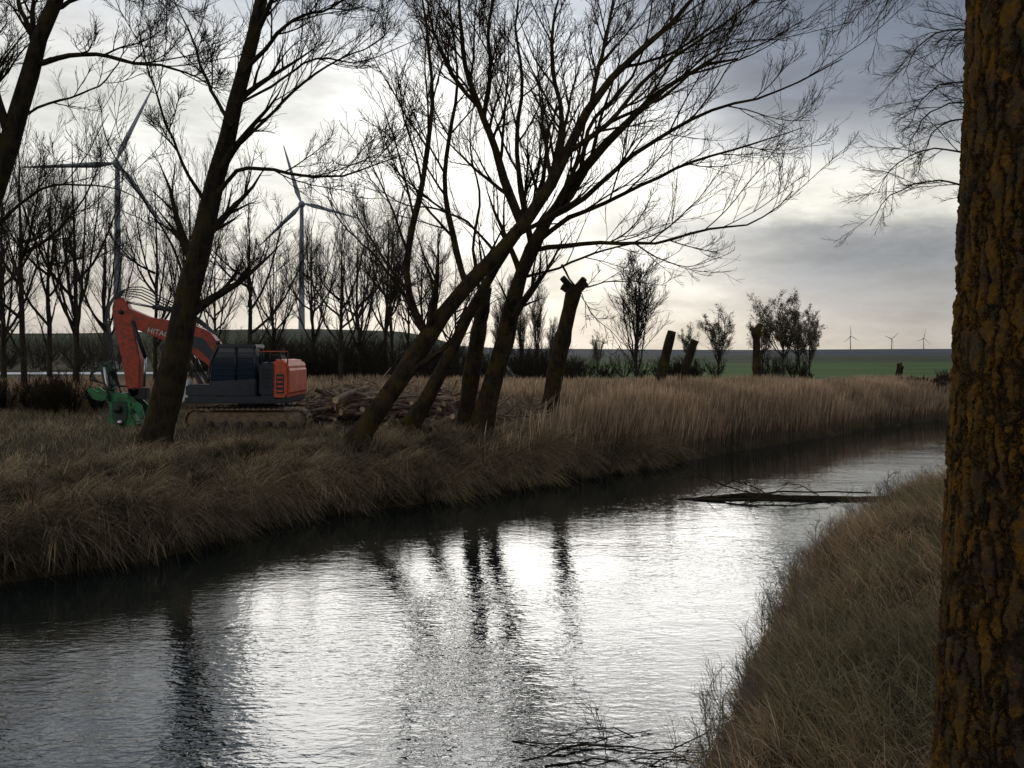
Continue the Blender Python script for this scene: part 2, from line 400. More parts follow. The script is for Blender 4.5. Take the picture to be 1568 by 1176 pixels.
treeF = [limb([(735, 662), (747, 610), (765, 545), (790, 450), (815, 380), (838, 335), (870, 300), (900, 250), (960, 190), (1010, 140), (1080, 100), (1130, 90)], d, .36, .03, 0),
 limb([(838, 335), (900, 300), (960, 245), (1030, 200), (1100, 165), (1180, 145), (1290, 90)], d, .10, .015, -2),
 limb([(820, 372), (870, 335), (930, 310), (1010, 270), (1080, 240), (1150, 222), (1230, 195)], d, .09, .014, 2),
 limb([(812, 385), (850, 378), (920, 372), (1000, 372), (1080, 352), (1140, 345), (1180, 325), (1215, 292)], d, .085, .012, -1.5),
 limb([(800, 425), (850, 412), (890, 395), (940, 380), (1010, 355), (1060, 320)], d, .05, .012, 1.5),
 limb([(860, 405), (885, 440), (940, 430), (1020, 437)], d, .035, .008, .5),
 limb([(815, 380), (800, 300), (790, 220), (800, 130), (790, 40), (800, -40)], d, .11, .02, 2),
 limb([(890, 265), (905, 190), (960, 130), (990, 60), (1000, -20)], d, .08, .015, 2),
 limb([(960, 190), (1040, 120), (1110, 70), (1180, 60)], d, .06, .012, -1),
 limb([(885, 435), (905, 480), (940, 510), (955, 540)], d, .018, .006, .5)]
tree_obj('willow_tree', treeF, [dict(LV[0], k=9), LV[1], LV[2], LV[3]], [M_bark_moss], thin=.055)
d = 27
tree_obj('poplar_tree', [limb([(625, 655), (660, 598), (700, 520), (735, 450), (765, 400), (800, 350), (830, 280), (840, 200), (870, 130)], d, .25, .02, 1.5),
   limb([(735, 450), (725, 380), (735, 300), (720, 220), (730, 120)], d, .06, .012, 2, .5)], [dict(LV[0], t0=.5, k=8)]+LV[1:], [M_bark_moss])
d = 24
treeB = [limb([(228, 712), (245, 650), (262, 580), (275, 520), (300, 400), (322, 310), (345, 220), (375, 100), (398, 10), (425, -110)], d, .42, .12, .5),
 limb([(335, 295), (365, 262), (405, 258), (470, 270), (530, 268), (590, 245), (630, 235)], d, .065, .01, -1.5),
 limb([(355, 230), (400, 190), (450, 140), (510, 95), (570, 70), (600, 40)], d, .06, .01, 2),
 limb([(375, 110), (410, 70), (450, 30), (510, 10), (560, -30)], d, .07, .015, -2),
 limb([(355, 195), (325, 140), (308, 100), (290, 50), (260, -10)], d, .06, .012, 2),
 limb([(290, 440), (255, 360), (215, 300), (170, 230), (150, 150)], d, .04, .01, 1.5),
 limb([(320, 320), (285, 260), (255, 190), (225, 100), (210, 30)], d, .055, .01, -2),
 limb([(362, 160), (420, 130), (480, 90), (550, 95), (640, 60)], d, .045, .008, -1),
 limb([(398, 10), (430, -60), (480, -120)], d, .08, .015, -2)]
tree_obj('riverside_tree', treeB, [dict(LV[0], k=9, t0=.25), LV[1], dict(LV[2], k=6), LV[3]], [M_bark], thin=.05)
d = 21
treeA = [limb([(-115, 740), (-80, 560), (-35, 390), (2, 250), (28, 170), (58, 70), (85, 0), (120, -110)], d, .42, .13, 0),
 limb([(48, 100), (95, 88), (150, 82), (200, 96), (250, 101), (300, 118), (338, 142)], d, .075, .01, -1),
 limb([(-25, 365), (40, 305), (80, 284), (130, 284), (180, 290), (235, 318)], d, .05, .008, 1.5),
 limb([(80, 15), (140, -10), (210, -20), (290, 15)], d, .06, .01, 1.5),
 limb([(20, 190), (60, 165), (105, 150), (160, 125), (200, 60)], d, .04, .01, 2),
 limb([(10, 240), (-20, 150), (-40, 60), (-30, -40)], d, .1, .03, -1),
 limb([(60, 70), (30, 10), (20, -60)], d, .08, .03, 1)]
tree_obj('riverside_tree.001', treeA, [dict(LV[0], k=8, t0=.25, ang=.7), LV[1], LV[2], LV[3]], [M_bark], thin=.055)

tx, ty = 7.9, 12.8; tz = H1(tx, ty)-.1
crown = [([(tx, ty, tz), (tx+.1, ty, tz+3), (tx, ty+.2, tz+6), (tx-.1, ty, tz+10)], .24, .06)]
for k in range(22):
    z0 = tz+3.6+k*.38; L = 1.7+1.0*random.random(); a = math.pi+random.uniform(-.7, .7) if k % 4 else random.uniform(0, 6.28)
    crown.append(([(tx, ty, z0), (tx+math.cos(a)*L*.5, ty+math.sin(a)*L*.5, z0+.7), (tx+math.cos(a)*L*.85, ty+math.sin(a)*L*.85, z0+.6), (tx+math.cos(a)*L, ty+math.sin(a)*L, z0+.1)], .025, .005))
tree_obj('drooping_poplar_tree', crown, [dict(LV[0], k=8, t0=.3, lr=.38, trop=-.01, rtip=.004, rmax=.012, lmax=1.1), dict(LV[1], k=8, trop=.0, lmax=.6, rtip=.0022, rmax=.005), dict(LV[2], k=6, lmax=.32, lmin=.08, rtip=.0018, rmax=.0025, trop=0)], [M_bark])

# ------------------------------------------------------------ pollard stumps
def pollard(name, base, top, d, r, stubs=5, knob=1.25):
    x0, z0 = SX(base[0], d), H1(SX(base[0], d), d)-.2; x1, z1 = SX(top[0], d), SZ(top[1], d)
    pts = [(x0, d, z0), (x0+(x1-x0)*.3-.03, d, z0+(z1-z0)*.35), (x0+(x1-x0)*.65, d+.05, z0+(z1-z0)*.7), (x1, d, z1)]
    g = Geo(); P = resample(pts, 14)[None]; w = np.linspace(0, 1, 14)
    Rr = r*(1.15-.3*w); Rr[-2:] *= knob; Rr = (Rr*(1+.07*R.randn(14)))[None]
    P = np.concatenate([P, P[:, -1:]+[0, 0, .02]], 1); Rr = np.concatenate([Rr, [[.003]]], 1)
    g.add(*tubes(P, Rr, 12))
    for i in range(stubs):
        a = random.random()*6.28; p = np.array([x1, d, z1-random.random()*r*1.2]); dr = np.array([math.cos(a)*.9, math.sin(a)*.9, .5+.4*random.random()])
        L = r*(1.2+random.random()*.8); q = np.stack([p, p+dr*L*.5, p+dr*L, p+dr*(L+.01)])[None]
        g.add(*tubes(q, np.array([[r*.5, r*.42, r*.4, .002]]), 8))
    return link(bpy.data.objects.new(name, g.mesh(name, [M_bark_moss])))
pollard('pollarded_tree', (712, 650), (744, 440), 28.5, .27, 2, 1.)
pollard('pollarded_tree.001', (838, 640), (880, 440), 33, .32, 5, 1.1)
pollard('pollarded_tree.002', (1003, 625), (1029, 507), 41, .25, 0, 1.)
pollard('pollarded_tree.003', (1035, 625), (1064, 521), 43, .23, 1, 1.05)
pollard('pollarded_tree.004', (1161, 620), (1158, 503), 48, .25, 6, 1.3)
pollard('pollarded_tree.005', (1374, 600), (1379, 560), 62, .25, 2, 1.1)

# ------------------------------------------------------------ background trees (shared meshes)
def bg_mesh(name, h, lead, spread, base=.2, leafy=None, kk=(8, 7, 5), rt=.007):
    limbs = [([(0, 0, -.3), (.1, 0, h*.25), (0, .1, h*.5), (.2, 0, h*.97)], h*.014, .012)]
    for i in range(lead):
        a = i*2.4+random.random(); z0 = h*(base+.35*random.random()); e = spread*h*(.5+.7*random.random())
        top = h*(.7+.3*random.random())
        ca, sa = math.cos(a), math.sin(a)
        limbs.append(([(0, 0, z0), (ca*e*.4, sa*e*.4, z0+(top-z0)*.2), (ca*e*.8, sa*e*.8, z0+(top-z0)*.6), (ca*e, sa*e, top)], h*.0065, .008))
    lv = [dict(k=kk[0], t0=.15, t1=.97, ang=.5, lr=.4, m=7, trop=.05, wig=.06, rr=.5, rtip=rt*1.3, sides=4, fall=.5, lmax=3),
          dict(k=kk[1], t0=.15, t1=1, ang=.48, lr=.5, m=5, trop=.05, wig=.07, rr=.6, rtip=rt, sides=3, rmax=.016),
          dict(k=kk[2], t0=.1, t1=1, ang=.48, lr=.6, m=4, trop=.04, wig=.08, rr=.7, rtip=rt*.85, sides=3, rmax=.009, lmin=.3)]
    ob = tree_obj(name, limbs, lv, [M_barkfar, M_leaf], sides0=6, leaf=leafy)
    me = ob.data; bpy.data.objects.remove(ob); return me
bgs = [bg_mesh('bare_poplar_a', 12, 9, .24), bg_mesh('bare_poplar_b', 12, 7, .3), bg_mesh('bare_poplar_c', 12, 8, .2, base=.15), bg_mesh('bare_poplar_d', 12, 6, .27, base=.25)]
narrow = bg_mesh('narrow_poplar', 10, 12, .09, base=.05, rt=.009)
leafy = bg_mesh('leafy_poplar', 8, 9, .2, base=.15, leafy=(9000, .05))
leafy2 = bg_mesh('leafy_poplar_b', 8, 8, .15, base=.1, leafy=(5000, .05), kk=(7, 6, 5))
cnt = {}
def place(me, h0, px, top, d, base='bare_poplar_tree', sx=1.):
    x = SX(px, d); z = H1(x, d); hgt = SZ(top, d)-z; s = hgt/h0
    k = cnt.get(base, 0); cnt[base] = k+1
    ob = bpy.data.objects.new(base if k == 0 else '%s.%03d' % (base, k), me)
    ob.location = (x, d, z-.1); ob.scale = (s*sx, s*sx, s); ob.rotation_euler = (0, random.uniform(-.05, .05), random.random()*6.28); link(ob)
for i, (px, top, d, sx) in enumerate([(-95, 190, 38, 1), (38, 185, 42, 1.), (118, 195, 46, .9), (238, 250, 52, .75), (292, 225, 50, .7), (383, 290, 50, 1.1), (420, 370, 68, 1),
     (520, 325, 52, 1.1), (550, 330, 66, 1), (600, 335, 60, 1), (650, 350, 80, 1), (700, 380, 74, 1), (5, 250, 54, 1), (75, 260, 56, 1), (160, 310, 66, 1), (330, 360, 66, 1), (480, 320, 78, .8), (628, 370, 70, .9), (590, 300, 88, .8)]):
    place(bgs[(i*3) % 4], 12, px, top, d, sx=sx)
for px, top, d in [(773, 430, 74), (800, 455, 78), (822, 440, 76), (762, 470, 84), (845, 490, 90), (735, 430, 84)]:
    place(narrow, 10, px, top, d, 'narrow_poplar_tree', .7)
place(narrow, 10, 975, 398, 72, 'narrow_poplar_tree', 1.25)
for px, top, d, q, s in [(1200, 460, 74, leafy, 1.25), (1224, 480, 78, leafy, 1.15), (1100, 476, 76, leafy2, 1.35), (1168, 480, 84, leafy2, 1.1), (1055, 500, 86, leafy2, 1.), (915, 510, 88, leafy2, .8), (1240, 495, 74, leafy, .9)]:
    place(q, 8, px, top, d, 'autumn_poplar_tree', s)

def thicket(name, items, mat, rt=.012, per=26, lean=1.):
    g = Geo(); P = []
    for (x, y, hh_) in items:
        z = H1(x, y)-.1
        for i in range(per):
            a = random.random()*6.28; e = hh_*random.uniform(.15, .55)*lean; L = hh_*random.uniform(.5, 1.05)
            P.append([(x+math.cos(a)*.1, y+math.sin(a)*.1, z), (x+math.cos(a)*e*.5, y+math.sin(a)*e*.5, z+L*.4), (x+math.cos(a)*e*.9, y+math.sin(a)*e*.9, z+L*.8), (x+math.cos(a)*e, y+math.sin(a)*e, z+L)])
    P = np.array(P); Rr = np.linspace(rt*2.2, rt, 4)[None]*np.ones((len(P), 1))
    g.add(*tubes(P, Rr, 3))
    pp, pr = children(P, Rr, 8, .15, 1, .55, .4, 4, .04, .1, .7, rt*.7, lmin=.15); g.add(*tubes(pp, pr, 3))
    pp, pr = children(pp, pr, 4, .15, 1, .6, .6, 3, .03, .1, .7, rt*.6, lmin=.1); g.add(*tubes(pp, pr, 3))
    return link(bpy.data.objects.new(name, g.mesh(name, [mat])))
it = []
for i in range(85):
    px = random.uniform(300, 870); d = random.uniform(60, 95); it.append((SX(px, d)+random.gauss(0, 1), d, random.uniform(1.8, 4.0)*(1 if px < 680 else .75)))
for i in range(45):
    px = random.uniform(-200, 360); d = random.uniform(115, 150); it.append((SX(px, d)+random.gauss(0, 2), d, random.uniform(2.5, 6.5)))
for i in range(26):
    px = random.uniform(860, 1250); d = random.uniform(76, 92); it.append((SX(px, d), d, random.uniform(.9, 2.3)))
thicket('distant_thicket', it, M_barkfar, .014, 18, 1.5)
thicket('dark_shrubs', [(SX(p, 36+random.random()*4), 36+random.random()*4, random.uniform(1.1, 2.0)) for p in np.linspace(-80, 155, 12)], M_bark, .009, 26)
thicket('bank_shrub', [(SX(p, 50)+random.random(), 50+random.random()*3, random.uniform(.9, 1.4)) for p in np.linspace(1395, 1470, 7)], M_bark, .012, 34)

it = []
for (a, b2) in zip(NEAR[6:13], NEAR[7:14]):
    L = np.hypot(*(b2-a))
    for k in range(int(L*4)):
        t = random.random(); p = a+(b2-a)*t; nn = np.array([(b2-a)[1], -(b2-a)[0]])/L
        p = p+nn*random.uniform(-.05, .6); it.append((p[0], p[1], random.uniform(.3, .9)))
thicket('waterside_weeds', it, simple_mat('dry_weed', (.20, .165, .12), .9), .0026, 4, .8)

# ------------------------------------------------------------ foreground trunk
m, n, b = newmat('lichen_covered_bark'); pos = objcoord(n)
wn = n.node('ShaderNodeTexNoise'); n.link(pos, wn.inputs['Vector']); wn.inputs['Scale'].default_value = 9; wn.inputs['Detail'].default_value = 6; wn.inputs['Roughness'].default_value = .65
va = n.node('ShaderNodeVectorMath', operation='MULTIPLY_ADD'); n.link(wn.outputs['Color'], va.inputs[0]); va.inputs[1].default_value = (.11, .11, .3); n.link(pos, va.inputs[2])
vec = n.mapping(va.outputs[0], (1, 1, .2))
vo = n.node('ShaderNodeTexVoronoi', feature='DISTANCE_TO_EDGE'); n.link(vec, vo.inputs['Vector']); vo.inputs['Scale'].default_value = 18
pl = n.mapr(vo.outputs['Distance'], .0, .16)
fine = n.noise(pos, 55, 7, .75); mid = n.noise(n.mapping(pos, (1, 1, .3)), 16, 6, .7)
hgt = n.math('ADD', n.math('MULTIPLY', pl, .45), n.math('ADD', n.math('MULTIPLY', mid, 1.3), n.math('MULTIPLY', fine, .55)))
dark = n.math('ADD', n.math('MULTIPLY', pl, .25), n.math('ADD', n.math('MULTIPLY', mid, .6), n.math('MULTIPLY', fine, .35)))
barkc = n.ramp(dark, [(.35, (.006, .005, .003)), (.55, (.04, .027, .015)), (.8, (.085, .062, .038))])
lic = n.ramp(n.noise(pos, 40, 5, .75), [(.3, (.10, .046, .007)), (.55, (.21, .10, .012)), (.75, (.27, .16, .03))])
lf = n.math('MULTIPLY', n.mapr(n.math('ADD', n.math('MULTIPLY', n.noise(pos, 4.5, 7, .8), .8), n.math('MULTIPLY', n.noise(pos, 26, 5, .8), .35)), .51, .66), n.mapr(dark, .47, .64, .0, .88))
n.link(n.mix(lf, barkc, lic), b.inputs['Base Color']); b.inputs['Roughness'].default_value = .95; b.inputs['Specular IOR Level'].default_value = .1
dp = n.node('ShaderNodeDisplacement'); n.link(hgt, dp.inputs['Height']); dp.inputs['Midlevel'].default_value = 1.1; dp.inputs['Scale'].default_value = .036
n.link(dp.outputs[0], n.n['Material Output'].inputs['Displacement'])
m.displacement_method = 'BOTH'
ns, nr = 400, 800; a = np.arange(ns)/ns*2*np.pi; zz = np.linspace(1.2, 7.2, nr)
D0 = 3.1
lx = np.interp(zz, [1.2, SZ(1176, D0), SZ(700, D0), SZ(450, D0), SZ(0, D0), 7.2], [SX(1418, D0), SX(1430, D0), SX(1451, D0), SX(1465, D0), SX(1482, D0), SX(1495, D0)])+.048
rad = np.interp(zz, [1.2, 2.4, 5, 7.2], [.40, .345, .315, .30]); cxx = lx+rad*.99
A, ZZ = np.meshgrid(a, zz); rr_ = rad[:, None]*(1+.012*np.sin(3*A+ZZ*.7)+.012*np.sin(5*A-ZZ*1.1))
V = np.stack([(cxx[:, None]+rr_*np.cos(A)), D0+rr_*np.sin(A), ZZ], -1).reshape(-1, 3)
j = np.arange(ns)[None]; i = (np.arange(nr-1)*ns)[:, None]
Q = np.stack([i+j, i+(j+1) % ns, i+ns+(j+1) % ns, i+ns+j], -1).reshape(-1, 4)
link(bpy.data.objects.new('foreground_tree_trunk', quad_mesh('foreground_tree_trunk', V, Q, [m])))

# ------------------------------------------------------------ fallen branches
def fallen(name, limbs, lv, mat): return tree_obj(name, limbs, lv, [mat], n0=10, sides0=7)
lvf = [dict(k=6, t0=.1, t1=1, ang=.5, lr=.2, m=6, trop=-.01, wig=.12, rr=.4, rtip=.005, sides=4, lmax=1.0, rmax=.016, up=.1), dict(k=4, t0=.2, t1=1, ang=.5, lr=.45, m=4, trop=.0, wig=.12, rr=.6, rtip=.004, sides=3, rmax=.008)]
fallen('fallen_branch', [([(4.3, 22, -.02), (6.5, 22.1, .05), (9, 21.9, .02), (11.5, 22.3, .08)], .045, .08), ([(6.6, 22.1, .05), (5.6, 22.4, .3), (4.7, 22.9, .75), (4.1, 23.3, 1.2)], .022, .006),
   ([(5.0, 22.2, 0), (6.4, 21.6, .2), (7.9, 21.2, .08)], .03, .01), ([(6.8, 22, .05), (6.3, 22.2, .3), (5.9, 22.4, .4)], .02, .008), ([(10, 22, .05), (9.8, 22.2, .4), (10, 22.4, .6)], .014, .005),
   ([(8.0, 22, .05), (7.6, 22.2, .3), (7.0, 22.3, .38)], .014, .005), ([(4.6, 21.9, .0), (6.4, 21.5, .08), (8.2, 21.7, .02)], .035, .02), ([(5.2, 22.4, .0), (7.4, 22.5, .12), (9.6, 22.7, .05)], .025, .02)], lvf, M_bark)
fallen('floating_twigs', [([(.1, 7.9, .0), (.7, 8.15, .03), (1.5, 8.1, .03), (1.9, 8.3, .08)], .012, .006), ([(.0, 8.3, .0), (.6, 8.2, .02), (1.4, 8.5, .02)], .008, .004), ([(.9, 8.0, .0), (.85, 8.1, .2), (.75, 8.2, .36)], .005, .002),
   ([(1.2, 8.4, 0), (.9, 8.5, .05), (.4, 8.4, .01)], .007, .003), ([(.3, 7.8, 0), (1.0, 7.9, .02), (1.7, 7.8, .03)], .010, .005), ([(1.0, 7.6, 0), (1.4, 7.9, .02), (1.8, 8.0, .03)], .010, .005)],
   [dict(lvf[0], k=9, lr=.22, rmax=.005, rtip=.0025, up=-.1, trop=-.05), dict(lvf[1], rtip=.002, rmax=.003, trop=-.05)], M_bark)

# ------------------------------------------------------------ excavator
bpy.context.view_layer.update()
M_red = simple_mat('red_paint', (.50, .055, .022), .5, var=.2, dirt=(.09, .04, .025), dirtamt=.7)
M_org = simple_mat('orange_paint', (.75, .12, .045), .5, var=.15, dirt=(.2, .08, .04), dirtamt=.5)
M_navy = simple_mat('dark_body', (.014, .024, .042), .4, var=.3, dirt=(.045, .04, .035), dirtamt=.4)
M_blk = simple_mat('black_rubber', (.012, .012, .013), .6)
M_mud = simple_mat('muddy_steel', (.22, .16, .10), .85, var=.5, scale=6, bump=.02)
M_grn = simple_mat('green_paint', (.02, .22, .065), .5, var=.3, dirt=(.03, .035, .02), dirtamt=.8)
M_dgrn = simple_mat('dark_green_paint', (.015, .06, .03), .5, var=.3, dirt=(.02, .02, .015), dirtamt=.6)
M_stl = simple_mat('cylinder_steel', (.45, .45, .45), .25, metal=1)
M_wht = simple_mat('white_panel', (.7, .7, .68), .5, var=.1)
M_gls = simple_mat('cab_glass', (.015, .032, .058), .06, var=.1)
EX = bpy.data.objects.new('excavator', None); link(EX)
ex, ey = SX(380, 30), 30.0; EX.location = (ex, ey, H1(ex, ey)-.14)
def lp(px, py): return ((px-380)*.0231, (664-py)*.0231)
def prism(name, prof, y0, y1, mat, bev=.03, parent=EX):
    bm = bmesh.new(); a = [bm.verts.new((x, y0, z)) for x, z in prof]; c = [bm.verts.new((x, y1, z)) for x, z in prof]
    bm.faces.new(a); bm.faces.new(c[::-1]); k = len(prof)
    for i in range(k): bm.faces.new([a[i], c[i], c[(i+1) % k], a[(i+1) % k]][::-1])
    bmesh.ops.recalc_face_normals(bm, faces=bm.faces)
    if bev: bmesh.ops.bevel(bm, geom=list(bm.edges), offset=bev, segments=2, affect='EDGES', clamp_overlap=True)
    me = bpy.data.meshes.new(name); bm.to_mesh(me); bm.free(); me.materials.append(mat)
    return link(bpy.data.objects.new(name, me), parent)
def box(name, x0, x1, y0, y1, z0, z1, mat, bev=.02, parent=EX): return prism(name, [(x0, z0), (x1, z0), (x1, z1), (x0, z1)], y0, y1, mat, bev, parent)
def rod(name, pts, r, mat, parent=EX, sides=12, n=None):
    pts = np.array(pts, float); n = n or (2 if len(pts) == 2 else 12)
    P = resample(pts, n) if len(pts) > 2 else pts
    P = np.vstack([P[0]-(P[1]-P[0])*1e-3, P, P[-1]+(P[-1]-P[-2])*1e-3])
    rr = np.full(len(P), r); rr[0] = rr[-1] = .001
    V, Q = tubes(P[None], rr[None], sides)
    return link(bpy.data.objects.new(name, quad_mesh(name, V, Q, [mat])), parent)
def stadium(x0, x1, z0, z1, k=8):
    r = (z1-z0)/2; o = []
    for i in range(k+1): t = -math.pi/2+math.pi*i/k; o.append((x1-r+r*math.cos(t), z0+r+r*math.sin(t)))
    for i in range(k+1): t = math.pi/2+math.pi*i/k; o.append((x0+r+r*math.cos(t), z0+r+r*math.sin(t)))
    return o
for s, yc in (('near', -1.15), ('far', 1.15)):
    x0, x1 = -1.75, 2.5
    prism('track_frame_'+s, stadium(x0+.14, x1-.14, .16, .66), yc-.2, yc+.2, M_mud, .02)
    prof = stadium(x0+.05, x1-.05, .05, .78, 14); prof3 = np.array([(p[0], 0, p[1]) for p in prof+[prof[0]]])
    L = np.r_[0, np.cumsum(np.linalg.norm(np.diff(prof3, axis=0), axis=1))]; ns_ = 52; sh = Geo()
    for k in range(ns_):
        t = L[-1]*k/ns_; c = np.array([np.interp(t, L, prof3[:, q]) for q in range(3)]); c2 = np.array([np.interp((t+.02) % L[-1], L, prof3[:, q]) for q in range(3)])
        tg = (c2-c); tg /= max(np.linalg.norm(tg), 1e-6); nn = np.array([tg[2], 0, -tg[0]]); hw = L[-1]/ns_*.44
        vv = [(-hw, -.03), (hw, -.03), (hw, .02), (hw*.2, .02), (hw*.1, .06), (-hw*.1, .06), (-hw*.2, .02), (-hw, .02)]
        Vs = [c+tg*aa+nn*bb+np.array([0, yc+e, 0]) for e in (-.3, .3) for aa, bb in vv]
        qs = [[i, (i+1) % 8, 8+(i+1) % 8, 8+i] for i in range(8)]+[[0, 1, 2, 3], [0, 3, 6, 7], [3, 4, 5, 6], [8, 9, 10, 11], [8, 11, 14, 15], [11, 12, 13, 14]]
        sh.add(np.array(Vs), np.array(qs))
    link(bpy.data.objects.new('track_shoes_'+s, sh.mesh('track_shoes', [M_mud], smooth=False)), EX)
    for k, xx in enumerate(np.linspace(x0+.42, x1-.42, 8)):
        big = k in (0, 7); rod('wheel_%s_%d' % (s, k), [(xx, yc-.24, .41 if big else .24), (xx, yc+.24, .41 if big else .24)], .30 if big else .13, M_blk if not big else M_mud, sides=20)
box('undercarriage', -.9, 1.5, -.9, .9, .35, .75, M_mud)
rod('slew_ring', [(.3, 0, .7), (.3, 0, 1.0)], .65, M_blk, sides=28)
box('deck', -1.8, 1.7, -1.25, 1.25, .95, 1.2, M_navy, .04)
box('step_box', -1.78, -.8, -1.25, -.55, 1.2, 1.6, M_navy, .05)
box('white_toolbox', -1.95, -1.62, -1.22, -.8, 1.0, 1.75, M_wht, .05)
box('tank_housing', -1.2, .9, .45, 1.25, 1.2, 2.05, M_navy, .06)
box('engine_housing', .72, 1.30, -1.22, 1.22, 1.2, 2.35, M_navy, .08)
prism('counterweight', [(1.22, 1.02), (1.62, 1.06), (1.78, 1.25), (1.78, 2.15), (1.66, 2.42), (1.22, 2.46)], -1.25, 1.25, M_org, .08)
box('vent_panel', 1.34, 1.60, -1.262, -1.235, 1.3, 1.95, M_navy, 0)
for q in range(4): box('vent_slat_%d' % q, 1.37, 1.57, -1.28, -1.264, 1.36+q*.15, 1.42+q*.15, M_org, 0)
for q in range(5): box('side_vent_%d' % q, .85, 1.12, -1.24, -1.221, 1.5+q*.14, 1.57+q*.14, M_blk, 0)
rod('exhaust', [(1.1, .5, 2.3), (1.1, .5, 2.85)], .06, M_blk)
box('air_filter', .8, 1.3, -.5, .2, 2.36, 2.6, M_blk, .05)
prism('cab_lower', [(-.95, 1.2), (.66, 1.2), (.66, 1.8), (-.95, 1.7)], -1.27, -.32, M_navy, .04)
prism('cab_glass', [(-.92, 1.7), (.6, 1.8), (.58, 2.82), (-.62, 2.85), (-.85, 2.35)], -1.22, -.37, M_gls, .02)
prism('cab_roof', [(-.72, 2.83), (.68, 2.83), (.66, 2.96), (-.6, 2.98)], -1.31, -.28, M_navy, .03)
for nm, pts in (('front', [(-.95, 1.72), (-.88, 2.35), (-.64, 2.88)]), ('mid', [(-.05, 1.75), (-.03, 2.88)]), ('rear', [(.63, 1.8), (.61, 2.88)])):
    for yy in (-1.25, -.34): rod('pillar_%s_%s' % (nm, 'l' if yy < -1 else 'r'), [(p[0], yy, p[1]) for p in pts], .045, M_navy, sides=8)
for q in range(4): rod('guard_bar_%d' % q, [(-.98+.02*q, -1.2+.28*q, 1.9), (-.74, -1.2+.28*q, 2.9)], .02, M_blk, sides=6)
for q in range(5): rod('side_guard_%d' % q, [(-.75, -1.3, 1.95+.18*q), (.55, -1.3, 1.95+.18*q)], .013, M_blk, sides=6)
for q, xx in enumerate((.75, 1.1, 1.45, 1.7)): rod('handrail_post_%d' % q, [(xx, -1.15, 2.3), (xx, -1.15, 2.72)], .02, M_blk, sides=6)
rod('handrail', [(.75, -1.15, 2.72), (1.7, -1.15, 2.72)], .022, M_org, sides=6)
rod('work_light', [(-.75, -.9, 2.95), (-.75, -.9, 3.09)], .07, M_blk, sides=10)
rod('mirror_arm', [(-.95, -1.3, 2.2), (-1.25, -1.45, 2.3)], .015, M_blk, sides=6)
box('mirror', -1.32, -1.24, -1.55, -1.4, 2.1, 2.5, M_blk, .01)
prism('boom', [lp(*p) for p in [(352, 612), (338, 600), (318, 566), (292, 548), (252, 529), (208, 512), (180, 496), (178, 482), (192, 478), (230, 494), (262, 499), (292, 504), (320, 515), (342, 542), (360, 600)]], -.05, .38, M_red, .03)
prism('boom_dark_strip', [lp(*p) for p in [(340, 590), (326, 562), (306, 544), (284, 532), (286, 520), (312, 526), (330, 548), (346, 580)]], -.065, .395, M_navy, .01)  # dark strip along the underside curve of the boom
prism('cylinder_bracket', [lp(*p) for p in [(270, 502), (280, 482), (292, 482), (300, 508)]], .06, .27, M_red, .015)
tcu = bpy.data.curves.new('boom_lettering', 'FONT'); tcu.body = 'HITACHI'; tcu.size = .27; tcu.extrude = .004; tcu.materials.append(M_wht)
to = link(bpy.data.objects.new('boom_lettering', tcu), EX); q0 = lp(226, 517); to.location = (q0[0], -.058, q0[1]); to.rotation_euler = (math.radians(90), math.radians(13), 0)
prism('stick', [lp(*p) for p in [(171, 480), (176, 464), (188, 463), (199, 482), (205, 512), (215, 560), (213, 612), (202, 618), (193, 600), (187, 560), (177, 520)]], .0, .33, M_red, .03)
def seg(a, ya, b2, yb):
    A_ = lp(*a); B_ = lp(*b2); return [(A_[0], ya, A_[1]), (B_[0], yb, B_[1])]
rod('stick_cylinder', seg((286, 486), .16, (232, 478), .16), .085, M_blk); rod('stick_piston', seg((232, 478), .16, (186, 469), .16), .045, M_stl)
rod('boom_cylinder_l', seg((325, 622), -.2, (302, 578), -.2), .09, M_blk); rod('boom_piston_l', seg((302, 578), -.2, (285, 540), -.2), .05, M_stl)
rod('boom_cylinder_r', seg((325, 622), .52, (302, 578), .52), .09, M_blk); rod('boom_piston_r', seg((302, 578), .52, (285, 540), .52), .05, M_stl)
rod('tool_cylinder', seg((204, 500), -.06, (224, 555), -.06), .07, M_blk); rod('tool_piston', seg((224, 555), -.06, (222, 600), -.06), .04, M_stl)
for q in range(5):
    o = q*.06
    A_ = [lp(330, 520), lp(292, 496-q*2), lp(250, 482-q*4), lp(205, 462-q*4), lp(170-q*2, 474), lp(176-q*4, 560), lp(188, 618)]
    rod('hose_%d' % q, [(p[0], -.04+o, p[1]) for p in A_], .022, M_blk, sides=6, n=24)
rod('pin_top', [(lp(187, 0)[0], -.12, lp(0, 486)[1]), (lp(187, 0)[0], .45, lp(0, 486)[1])], .08, M_blk)
rod('pin_low', [(lp(207, 0)[0], -.08, lp(0, 604)[1]), (lp(207, 0)[0], .41, lp(0, 604)[1])], .07, M_blk)
box('link_plate', lp(196, 0)[0], lp(224, 0)[0], .0, .33, lp(0, 620)[1], lp(0, 602)[1], M_blk, .02)
rod('rotator', [(lp(192, 0)[0], .16, lp(0, 640)[1]), (lp(192, 0)[0], .16, lp(0, 610)[1])], .2, M_blk, sides=18)
prism('head_frame', [lp(*p) for p in [(164, 614), (180, 608), (200, 612), (208, 626), (205, 640), (212, 655), (206, 668), (176, 668), (168, 650), (172, 634)]], -.2, .5, M_grn, .04)
prism('head_side_plate', [lp(*p) for p in [(176, 622), (198, 622), (200, 640), (196, 660), (180, 660), (176, 640)]], -.235, -.202, M_dgrn, .01)
